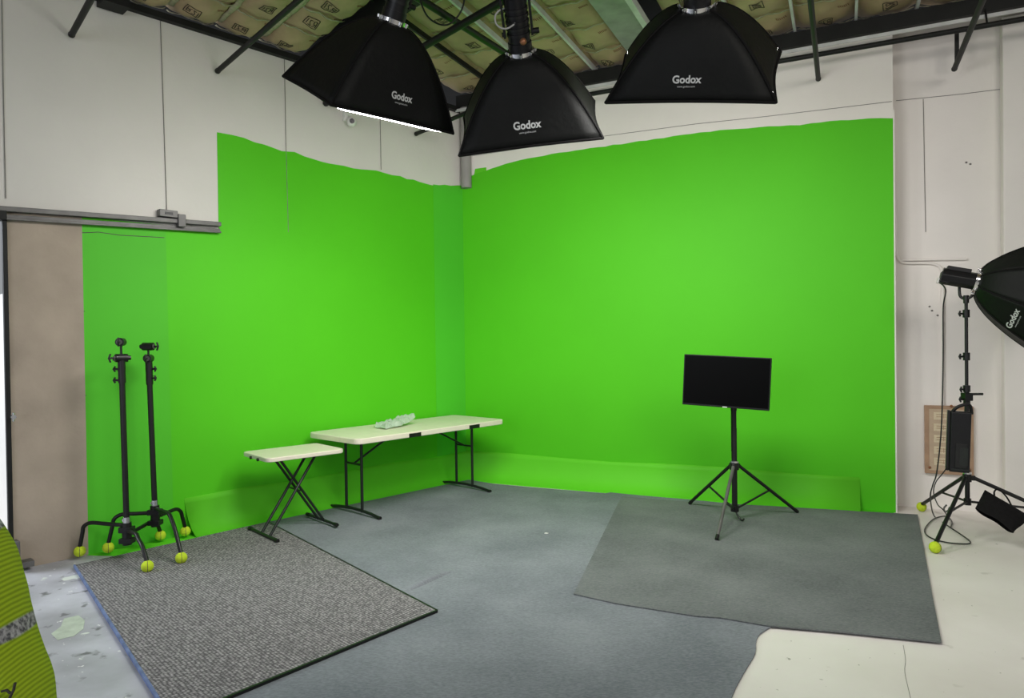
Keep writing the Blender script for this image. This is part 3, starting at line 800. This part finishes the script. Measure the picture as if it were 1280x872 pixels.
c4 = [fl(304, 564, .66), fl(336, 572, .66), fl(432, 560.5, .66), fl(392.5, 553, .66)]
ctr = sum(c4, V()) / 4; ux = ((c4[2] - c4[1]) + (c4[3] - c4[0])).normalized(); uy = UP.cross(ux)
t = thing('folding_table', 'small almond folding table with crossed legs', 'table', (ctr.x, ctr.y, 0))
q = MB(); q.prism([V((p.x, p.y, .622)) for p in roundrect(ctr, ux, uy, .34, .255, .05)], UP * .036)
top = obj('tabletop', q, 'table', t, bevel=.008)
q = MB()
for b0 in (-.08, .06):
    q.tube([at(ctr, -.34, b0, .63), at(ctr, -.352, b0, .63)], .013, 10)
obj('latch_knob', q, 'black', top)
fa, fb = fl(329, 673), fl(402, 654)
xa, xb = (fa - ctr).dot(ux), (fb - ctr).dot(ux); ya, yb = (fa - ctr).dot(uy), (fb - ctr).dot(uy)
for b0 in (-.06, .06):
    tube_leg('leg', [at(ctr, -.17, b0 - .02, .622), at(ctr, xb, yb + b0 * .9, .03)], .0115, t)
for b0 in (-.11, .04):
    tube_leg('leg', [at(ctr, .16, b0 + .02, .622), at(ctr, xa, ya + b0, .03)], .0115, t)
q = MB(); q.tube([at(ctr, 0, -.1, .33), at(ctr, 0, .08, .33)], .008, 8); obj('pivot_rod', q, 'leg', t)
for x, y in ((xa, ya), (xb, yb)):
    q = MB(); q.tube([at(ctr, x, y - .25, .036), at(ctr, x, y + .25, .036)], .0125, 10); fb_ = obj('foot_bar', q, 'leg', t)
    q = MB()
    for e in (-.25, .25): q.tube([at(ctr, x, y + e - .02, .0355), at(ctr, x, y + e + .02, .0355)], .017, 10)
    obj('foot_cap', q, 'black', fb_)

# ------------------------------------------------------------------ stands
def wing_knob(q, p, d, r=.02):
    d = V(d).normalized(); s_ = d.cross(UP).normalized()
    q.tube([p, p + d * .035], .008, 8); q.tube([p + d * .03 - UP * r, p + d * .042 + UP * .0, p + d * .03 + UP * r], .007, 8)
def split_ball(parent, c, r=.034):
    q = MB(); q.ball(c, r, 18, 12); b_ = obj('tennis_ball', q, 'ball', parent)
    q = MB(); k = []
    for i in range(9):
        a = pi * (i / 8 - .5) * .8; k.append(c + V((cos(a) * .5, -cos(a) * .86, sin(a))) * (r + .0004))
    q.tube(k, .0016, 5); obj('seam', q, 'line', b_)
def c_stand(label, ctr, top, feet, hub, heads, lean=V((0, 0, 0))):
    t = thing('light_stand', label, 'light stand', (ctr.x, ctr.y, 0), 'black stands on tennis balls')
    P_ = lambda z: V((ctr.x, ctr.y, z)) + lean * (z / top)
    q = MB(); q.tube([P_(hub - .08), P_(top - .28)], .020, 14); q.tube([P_(top - .30), P_(top - .10)], .025, 14); obj('column', q, 'black', t)
    q = MB(); q.tube([P_(top - .12), P_(top)], .008, 10); obj('riser', q, 'black', t)
    q = MB(); q.tube([P_(hub - .13), P_(hub + .03)], .032, 16); q.box(P_(hub - .02) , (.045, 0, 0), (0, .034, 0), (0, 0, .02)); q.box(P_(hub - .10) , (.045, 0, 0), (0, .034, 0), (0, 0, .018)); hb = obj('hub', q, 'black', t, bevel=.003)
    q = MB(); q.tube([P_(hub + .03), P_(hub + .07)], .024, 14); wing_knob(q, P_(hub + .05) + V((.02, 0, 0)), (-1, -.4, 0)); obj('collar', q, 'chrome', t)
    for i, (fx, fy, k) in enumerate(feet):
        f = V((fx, fy, 0)); c0 = P_(hub - .035 * i + .01); h2 = c0.z
        dv = V((f.x - c0.x, f.y - c0.y, 0)); zb = .026
        el = c0 + dv * k; el.z = h2 + .01
        foot = V((f.x, f.y, .075 + zb))
        pts = curve_pts([c0, c0.lerp(el, .5), c0.lerp(el, .88), el + dv.normalized() * .02 - UP * .03, el.lerp(foot, .45) + dv.normalized() * .006, foot - UP * .02], 5)
        q = MB(); q.tube(pts, .0145, 10); lg_ = obj('leg', q, 'black', t)
        split_ball(lg_, V((f.x, f.y, zb + .030)), .040)
    for kind, z, d in heads:
        p = P_(z)
        q = MB()
        if kind == 'grip':
            d = V(d).normalized(); q.tube([p - d * .04, p + d * .04], .030, 14); q.tube([p - d * .06, p - d * .04], .018, 10); wing_knob(q, p + d * .04, d, .03); obj('grip_head', q, 'black', t, bevel=.002)
            q = MB(); q.tube([p + d * .044 - V((0, 0, .001)), p + d * .05], .02, 12); obj('grip_plate', q, 'grey_steel', t)
        else:
            wing_knob(q, p + V(d).normalized() * .015, d, .02); q.tube([p - UP * .02, p + UP * .02], .026, 12); obj('height_knob', q, 'black', t)
c_stand('left black light stand with a clamp on a thin riser, against the beige board', V((-2.80, 5.02, 0)), 1.60,
        [(-3.19, 5.09, .85), (-2.50, 4.72, .55), (-2.80, 5.49, .80)], .25,
        [('grip', 1.585, (.3, -1, .0)), ('grip', 1.47, (-.7, -.7, 0)), ('k', 1.39, (-1, -.1, 0)), ('k', 1.31, (-1, -.2, 0))], V((-.02, 0, 0)))
c_stand('right black light stand with a sideways clamp, in front of the green wall', V((-2.73, 5.29, 0)), 1.56,
        [(-2.355, 4.90, .62), (-3.03, 5.175, .80), (-2.655, 5.60, .78)], .31,
        [('grip', 1.55, (1, -.1, 0)), ('grip', 1.46, (.2, -1, 0)), ('k', 1.38, (1, -.1, 0)), ('k', 1.31, (1, -.2, 0))], V((-.035, 0, 0)))

def tripod(name, label, ctr, feet, hub, low, top, rad, ballfeet=False, steelfoot=None, group=None, cat='tripod', plain=False):
    t = thing(name, label, cat, (ctr.x, ctr.y, 0), group)
    P_ = lambda z: V((ctr.x, ctr.y, z))
    q = MB(); q.tube([P_(low - .02), P_((hub + top) / 2)], rad, 14); obj('column', q, 'black', t)
    q = MB(); q.tube([P_((hub + top) / 2 - .05), P_(top)], rad * (.9 if plain else .72), 12); obj('upper_tube', q, 'black', t)
    q = MB(); zc_ = top - .14 if plain else (hub + top) / 2; q.tube([P_(zc_ - .04), P_(zc_ + .01)], rad * (1.12 if plain else 1.5), 12)
    if not plain: wing_knob(q, P_(zc_ - .02) + V((-rad, 0, 0)), (-1, -.3, 0))
    obj('height_collar', q, 'black', t)
    q = MB(); q.tube([P_(hub - .03), P_(hub + .03)], rad * 1.7, 14)
    for f in feet:
        d = (V((f.x, f.y, 0)) - V((ctr.x, ctr.y, 0))).normalized(); q.box(P_(hub) + d * .03, d * .022, UP.cross(d) * .012, UP * .018)
    obj('upper_hub', q, 'black', t, bevel=.002)
    q = MB(); q.tube([P_(hub + .03), P_(hub + .045)], rad * 1.75, 14); obj('hub_band', q, 'chrome', t)
    q = MB(); q.tube([P_(low - .025), P_(low + .025)], rad * 1.5, 14); obj('lower_hub', q, 'black', t, bevel=.002)
    for i, f in enumerate(feet):
        d = (V((f.x, f.y, 0)) - V((ctr.x, ctr.y, 0))).normalized()
        a = P_(hub) + d * .045; zf = .06 if ballfeet else .026
        e = V((f.x, f.y, zf)); q = MB(); q.tube([a, e], .0145, 10)
        lg_ = obj('leg', q, 'black' if steelfoot != i else 'grey_steel', t)
        q = MB(); q.tube([e - (a - e).normalized() * .0 + (a - e).normalized() * .04, e], .016, 10); obj('foot_cap', q, 'black', lg_)
        if ballfeet: split_ball(lg_, V((f.x, f.y, .042)), .041)
        mid = a.lerp(e, .52); q = MB(); q.tube([P_(low) + d * .025, mid], .009, 8); obj('brace', q, 'black', t)
    return t
tc_ = V((1.875, 5.90, 0))
tv_t = tripod('tripod_stand', 'black tripod stand carrying the flat television', tc_, [fl(862, 632), fl(997, 643), fl(896, 678)],   .47, .11, 1.12, .023, steelfoot=2, plain=True)
q = MB(); q.tube(curve_pts([V((tc_.x, tc_.y - .01, .1)), V((tc_.x + .01, tc_.y - .05, .06)), V((tc_.x + .03, tc_.y - .08, .03)), V((tc_.x + .055, tc_.y - .07, .035))], 4), .008, 8); obj('weight_hook', q, 'black', tv_t)
# television
TC = dep(907.5, 477, 5.72)
TM = Matrix.Translation(TC) @ Matrix.Rotation(radians(-24), 4, 'Z') @ Matrix.Rotation(radians(3.0), 4, 'Y')
t = thing('television', 'black flat television with a dark screen on top of the tripod stand', 'television', TC)
def lb(q, M, x0, y0, z0, x1, y1, z1):
    X, Y, Z = [M.to_3x3() @ V(a) for a in ((1, 0, 0), (0, 1, 0), (0, 0, 1))]
    return q.box(M @ V(((x0 + x1) / 2, (y0 + y1) / 2, (z0 + z1) / 2)), X * (x1 - x0) / 2, Y * (y1 - y0) / 2, Z * (z1 - z0) / 2)
q = MB(); lb(q, TM, -.345, -.012, -.212, .345, .03, .212); lb(q, TM, -.22, .03, -.13, .22, .055, .12); obj('casing', q, 'plast', t, bevel=.004)
q = MB(); lb(q, TM, -.336, -.0135, -.196, .336, -.011, .204); obj('screen', q, 'screen', t)
q = MB(); lb(q, TM, -.018, -.015, -.211, .018, -.011, -.203); obj('badge', q, 'logo', t)
q = MB(); lb(q, TM, -.1, .055, -.1, .1, .075, .1); obj('mount_plate', q, 'black', t, bevel=.003)
q = MB(); a = TM @ V((-.015, .045, -.12)); q.tube(curve_pts([a, V((tc_.x - .03, tc_.y - .02, .97)), V((tc_.x - .03, tc_.y - .022, .9)), V((tc_.x - .03, tc_.y - .022, .6))], 5), .003, 6)
o = obj('cable', q, 'black', origin=a); tag(o, 'thin black cable hanging down from the television', 'cable')

# octagonal softbox on its stand
OC = V((3.50, 5.36, 0))
ls = tripod('light_stand', 'tall black light stand holding the octagonal softbox at the right', OC, [fl(1152, 639), fl(1169, 691), V((4.32, 5.00, 0))], .455, .27, 1.86, .017, ballfeet=True, cat='light stand')
pz = lambda z: V((OC.x, OC.y, z))
for z in (1.72, 1.39, 1.06):
    q = MB(); q.tube([pz(z - .03), pz(z + .03)], .024, 12); wing_knob(q, pz(z) + V((-.02, 0, 0)), (-1, -.2, 0), .02)
    obj('lock_collar', q, 'black', ls)
dirn = V((.86, -.42, -.24)).normalized()     # where the softbox points
ringp = dep(1222, 352, 5.30); hO = .50
zl = -dirn; xl = UP.cross(zl).normalized(); yl = zl.cross(xl)
O_ = ringp + dirn * hO
MO = Matrix(((xl.x, yl.x, zl.x, O_.x), (xl.y, yl.y, zl.y, O_.y), (xl.z, yl.z, zl.z, O_.z), (0, 0, 0, 1)))
octr = [(.475 * cos(radians(22.5 + 45 * k)), .475 * sin(radians(22.5 + 45 * k)), 0) for k in range(8)]
softbox('softbox', 'large black octagonal softbox at the right edge pointing right', MO, octr, hO, .08, 'Godox', 'www.godox.com', 6, .60, .060, upos=.42, head=False, sagk=.02, lit='white_plastic')
t = thing('lamp_head', 'black studio lamp head on the tall stand behind the octagonal softbox', 'lamp', ringp)
LMat = Matrix(((xl.x, yl.x, zl.x, ringp.x), (xl.y, yl.y, zl.y, ringp.y), (xl.z, yl.z, zl.z, ringp.z), (0, 0, 0, 1)))
q = MB(); q.tube([LMat @ V((0, 0, .02)), LMat @ V((0, 0, .24))], .066, 8); obj('housing', q, 'plast', t, bevel=.006)
q = MB(); lb(q, LMat, -.04, .05, .06, .04, .082, .22); lb(q, LMat, -.05, -.05, .18, .05, .03, .25); obj('control_box', q, 'plast', t, bevel=.005)
q = MB(); lb(q, LMat, -.02, -.062, .24, .02, -.02, .262); obj('socket', q, 'white_plastic', t)
yb_ = pz(1.83)
q = MB()
for sx_ in (-1, 1):
    side = V((.6, -.75, 0)).normalized() * .045 * sx_; top_ = yb_ + side + UP * .17
    q.tube(curve_pts([yb_ + UP * .0, yb_ + side * .8 + UP * .02, yb_ + side + UP * .06, top_], 4), .011, 8)
q.tube([pz(1.80), pz(1.86)], .02, 12); obj('yoke', q, 'black', t)
# power pack hanging on the stand
BP = dep(1199, 549, 5.22)
BM = Matrix.Translation(BP) @ Matrix.Rotation(radians(-28), 4, 'Z') @ Matrix.Rotation(radians(2), 4, 'Y')
t = thing('power_pack', 'black boxy power pack clamped to the tall light stand', 'power pack', BP)
q = MB(); lb(q, BM, -.065, -.09, -.235, .065, .0, .215); obj('casing', q, 'plast', t, bevel=.01)
q = MB(); lb(q, BM, -.085, -.075, -.23, -.066, -.01, .22); lb(q, BM, -.03, -.097, -.20, .045, -.089, -.02); obj('side_panel', q, 'black', t, bevel=.003)
q = MB(); lb(q, BM, .0, -.095, -.18, .05, -.0975, -.05); lb(q, BM, -.05, -.0925, -.22, .07, -.09, -.21); obj('vent', q, 'leg', t)
q = MB(); q.tube(curve_pts([BM @ V((-.06, -.05, .2)), BM @ V((-.02, -.06, .25)), BM @ V((.05, -.05, .27)), BM @ V((.07, -.03, .2))], 4), .012, 8); obj('handle', q, 'plast', t)
q = MB(); q.tube([pz(1.10) + V((-.03, 0, 0)), pz(1.10) + V((.11, -.02, 0))], .010, 8); q.box(pz(1.08), (.03, 0, 0), (0, .03, 0), (0, 0, .03)); obj('clamp', q, 'black', t, bevel=.003)
q = MB(); q.beam(BM @ V((0, 0, -.23)), pz(.56) + V((-.03, 0, 0)), .03, .02); obj('tail_plate', q, 'grey_steel', t)
# sandbag hung on the stand's right leg
la = V((OC.x, OC.y, .455)); lbp = V((4.32, 5.00, .06))
def sp_(u, v, yy): return dep(u, v, yy)
cs = [sp_(1231, 612, 5.24), sp_(1284, 643, 5.07), sp_(1269, 667, 4.98), sp_(1219, 635, 5.16)]
nrm = (cs[1] - cs[0]).cross(cs[3] - cs[0]).normalized()
if nrm.y > 0: nrm = -nrm
q = MB()
for sg in (-1, 1):
    rows = []
    for i in range(15):
        row = []
        for j in range(13):
            a, b_ = i / 14, j / 12
            p = cs[0].lerp(cs[1], a).lerp(cs[3].lerp(cs[2], a), b_)
            th = .045 * (max(0, sin(pi * a)) ** .4) * (max(0, sin(pi * min(1, b_ * .95))) ** .5) + .002
            edge_ = (cs[3] - cs[0]).normalized() * .006 * sin(a * 9) * b_
            row.append(p + nrm * sg * th + edge_ + (cs[1] - cs[0]).normalized() * .012 * sin(b_ * 5) * (1 if a > .9 else 0))
        rows.append(row)
    q.grid(rows)
t = thing('sandbag', 'black cloth sandbag slung over the right leg of the tall light stand', 'sandbag', cs[0])
obj('bag_body', q, 'sand', t)
q = MB(); q.tube(curve_pts([sp_(1243, 619, 5.2), sp_(1243, 614, 5.19), sp_(1247, 611, 5.18), sp_(1253, 615, 5.16), sp_(1259, 622, 5.14), sp_(1264, 631, 5.12)], 5), .0065, 6); obj('strap', q, 'sand', t)
# cables of the lamp
hp = LMat @ V((0, -.05, .25))
q = MB(); q.tube(curve_pts([hp, dep(1182, 362, 5.2), dep(1179, 385, 5.2), dep(1179, 440, 5.2), dep(1178, 500, 5.2), dep(1176, 545, 5.2), dep(1171, 590, 5.2), dep(1166, 606, 5.2), dep(1163, 622, 5.15), fl(1168, 645, .01), fl(1185, 657, .01), fl(1213, 677, .01), fl(1195, 679, .01), fl(1172, 675, .01), fl(1158, 668, .01), fl(1157, 659, .01), fl(1168, 648, .01), fl(1183, 645, .01), fl(1190, 652, .01), fl(1188, 659, .01)], 7), .005, 8)
o = obj('power_cable', q, 'black', origin=hp); tag(o, 'long dark cable hanging from the lamp head and looping on the white floor', 'cable')
q = MB(); q.tube(curve_pts([BM @ V((-.07, -.04, -.2)), dep(1178, 592, 5.1), dep(1170, 602, 5.1), dep(1167, 615, 5.1), dep(1172, 630, 5.05), dep(1180, 638, 5.0), fl(1187, 650, .01)], 6), .004, 8)
o = obj('power_cable', q, 'black', origin=BP); tag(o, 'short dark cable from the power pack to the floor', 'cable')
q = MB(); q.tube(curve_pts([fl(1183, 631, .16), fl(1180, 635, .14), fl(1181, 639, .12), fl(1185, 638, .13), fl(1187, 634, .15)], 4), .007, 8)
o = obj('hook', q, 'grey_steel', ls)

# board on the recessed wall
b0, b1, b2 = wx(1155, 506), wx(1216, 506), wx(1155, 590)
cB = (b1 + b2) / 2; hw = (b1 - b0).length / 2; hh = (b0 - b2).length / 2; cB = b0.lerp(b1, .5); cB.z = (b0.z + b2.z) / 2
t = thing('notice_board', 'brown framed board with cream cards on the white wall behind the light stand', 'board', cB)
q = MB(); q.box(cB - pn * .02, n * hw, pn * .02, UP * hh); obj('frame', q, 'wood', t, bevel=.004)
q = MB(); q.box(cB - pn * .041, n * (hw - .035), pn * .002, UP * (hh - .03)); obj('backing', q, 'card', t)
for k in range(5):
    q = MB(); zz = cB.z + hh - .09 - k * (2 * hh - .14) / 4.6; c_ = V((cB.x, cB.y, zz)) - n * (hw * .22) - pn * .046
    q.box(c_, n * .075, pn * .002, UP * .033); cd_ = obj('card', q, 'note', t)
    q = MB()
    for r_ in range(2): q.box(c_ - pn * .003 + UP * (.012 - .02 * r_), n * .055, pn * .0006, UP * .0025)
    q.box(c_ - pn * .003 , n * .002, pn * .0006, UP * .02); obj('printed_lines', q, 'wood', cd_)
q = MB()
for a, b_ in ((-.8, -.82), (.82, -.82), (.1, 1.0)): q.ball(cB + n * hw * a + UP * hh * b_ - pn * .044, .012, 10, 6)
obj('screw', q, 'copper', t)
# white conduits
t = thing('conduit', 'white bent conduit on the white wall beside the green edge', 'conduit', wx(1122, 310))
q = MB(); q.tube(curve_pts([wx(1119, 250) - pn * .02, wx(1120, 300) - pn * .02, wx(1121, 318) - pn * .02, wx(1126, 327) - pn * .02, wx(1136, 329) - pn * .02, wx(1160, 329) - pn * .02, wx(1170, 331) - pn * .02, wx(1176, 336) - pn * .02, wx(1178, 350) - pn * .02, wx(1178, 420) - pn * .02, wx(1178, 506) - pn * .02], 5), .012, 10); obj('tube', q, 'wall_r', t)
q = MB(); q.tube([wx(1126, 325) - pn * .018, wx(1208, 324) - pn * .018], .011, 10)
o = obj('conduit', q, 'wall_r', origin=wx(1126, 325)); tag(o, 'short straight white conduit ending behind the lamp head', 'conduit')

# ------------------------------------------------------------------ upholstered chair at the left edge
cc = V((-1.05, 1.25, 0))
def chair_mat(spots, org_):
    M = bpy.data.materials.new('grey_fleece_with_lime_spots'); M.use_nodes = True; t = M.node_tree; b = t.nodes['Principled BSDF']
    b.inputs['Roughness'].default_value = .9
    tc = nd(t, 'ShaderNodeTexCoord'); mp = nd(t, 'ShaderNodeMapping'); mp.inputs['Rotation'].default_value = (0, -.7, 0)
    t.links.new(tc.outputs['Object'], mp.inputs[0])
    wv = nd(t, 'ShaderNodeTexWave'); wv.inputs['Scale'].default_value = 45; wv.inputs['Distortion'].default_value = .5; wv.bands_direction = 'X'
    t.links.new(mp.outputs[0], wv.inputs['Vector'])
    lm = nd(t, 'ShaderNodeMix', data_type='RGBA'); lm.inputs[6].default_value = (.23, .34, .004, 1); lm.inputs[7].default_value = (.40, .56, .012, 1)
    t.links.new(wv.outputs[1], lm.inputs[0])
    nz = nd(t, 'ShaderNodeTexNoise'); nz.inputs['Scale'].default_value = 130; nz.inputs['Detail'].default_value = 4
    mq = nd(t, 'ShaderNodeMapping'); mq.inputs['Scale'].default_value = (1, 1, .35); t.links.new(mp.outputs[0], mq.inputs[0]); t.links.new(mq.outputs[0], nz.inputs['Vector'])
    rg_ = nd(t, 'ShaderNodeMapRange'); rg_.inputs[1].default_value = .38; rg_.inputs[2].default_value = .62; t.links.new(nz.outputs[0], rg_.inputs[0])
    gm = nd(t, 'ShaderNodeMix', data_type='RGBA'); gm.inputs[6].default_value = (.08, .08, .09, 1); gm.inputs[7].default_value = (.46, .46, .48, 1)
    t.links.new(rg_.outputs[0], gm.inputs[0])
    sp2 = nd(t, 'ShaderNodeSeparateXYZ'); t.links.new(tc.outputs['Object'], sp2.inputs[0])
    cb = nd(t, 'ShaderNodeCombineXYZ'); t.links.new(sp2.outputs[0], cb.inputs[0]); t.links.new(sp2.outputs[2], cb.inputs[2])
    cur = gm.outputs[2]
    for p, r in spots:
        d = nd(t, 'ShaderNodeVectorMath', operation='DISTANCE'); t.links.new(cb.outputs[0], d.inputs[0]); d.inputs[1].default_value = (p.x - org_.x, 0, p.z)
        lt = nd(t, 'ShaderNodeMapRange'); lt.inputs[1].default_value = r; lt.inputs[2].default_value = r - .004; t.links.new(d.outputs['Value'], lt.inputs[0])
        x = nd(t, 'ShaderNodeMix', data_type='RGBA'); t.links.new(lt.outputs[0], x.inputs[0]); t.links.new(cur, x.inputs[6]); t.links.new(lm.outputs[2], x.inputs[7]); cur = x.outputs[2]
    t.links.new(cur, b.inputs['Base Color'])
    bp = nd(t, 'ShaderNodeBump'); bp.inputs['Strength'].default_value = .5; bp.inputs['Distance'].default_value = .003
    t.links.new(nz.outputs[0], bp.inputs['Height']); t.links.new(bp.outputs[0], b.inputs['Normal'])
    return M
t = thing('armchair', 'grey fleece high-backed chair with lime green ribbed spots at the left edge', 'chair', cc)
yq = 1.25
sil = [(-170, 560), (-90, 580), (-40, 630), (-6, 680), (4, 712), (10, 732), (15, 757), (25, 795), (37, 830), (46, 852), (50, 872), (52, 910), (50, 960), (40, 1040), (30, 1130), (-60, 1180), (-180, 1190), (-260, 1100), (-280, 900), (-260, 700), (-220, 600)]
front = [dep(u, v, yq) for u, v in sil]; front = curve_pts(front + [front[0]], 4)[:-1]
cen = sum(front, V()) / len(front); rows = []
for th, sc in ((-.075, 0.0), (-.073, .55), (-.064, .84), (-.045, .95), (-.02, .992), (0, 1), (.03, .99), (.055, .95), (.075, .84), (.082, .5), (.084, 0)):
    rows.append([cen + (p - cen) * sc + V((0, th, 0)) for p in front + [front[0]]])
q = MB(); q.grid(rows); cush = obj('backrest', q, chair_mat([(dep(-46, 740, yq - .055), .088), (dep(-10, 876, yq - .055), .093), (dep(-150, 800, yq - .05), .09)], cc), t)
q = MB()
for pts in ([(19, 853), (17, 862), (12, 872), (10, 882)], [(2, 864), (8, 862), (13, 866)], [(12, 872), (16, 878), (14, 886)]):
    q.tube([dep(u, v, yq - .068) for u, v in pts], .0024, 6)
obj('stitched_mark', q, 'ink', cush, label='black stitched mark')
q = MB()
q.box(V((cen.x - .02, yq + .0 - .28, .52)), (.20, 0, 0), (0, .24, 0), (0, 0, .05)); obj('seat', q, 'chairgrey', t, bevel=.03)
for sx_ in (-1, 1):
    for yy in (yq - .46, yq - .02):
        q = MB(); q.tube([V((cen.x - .02 + sx_ * .15, yy, .6 if yy > yq - .1 else .49)), V((cen.x - .02 + sx_ * .17, yy, .0))], .016, 10); obj('leg', q, 'black', t)
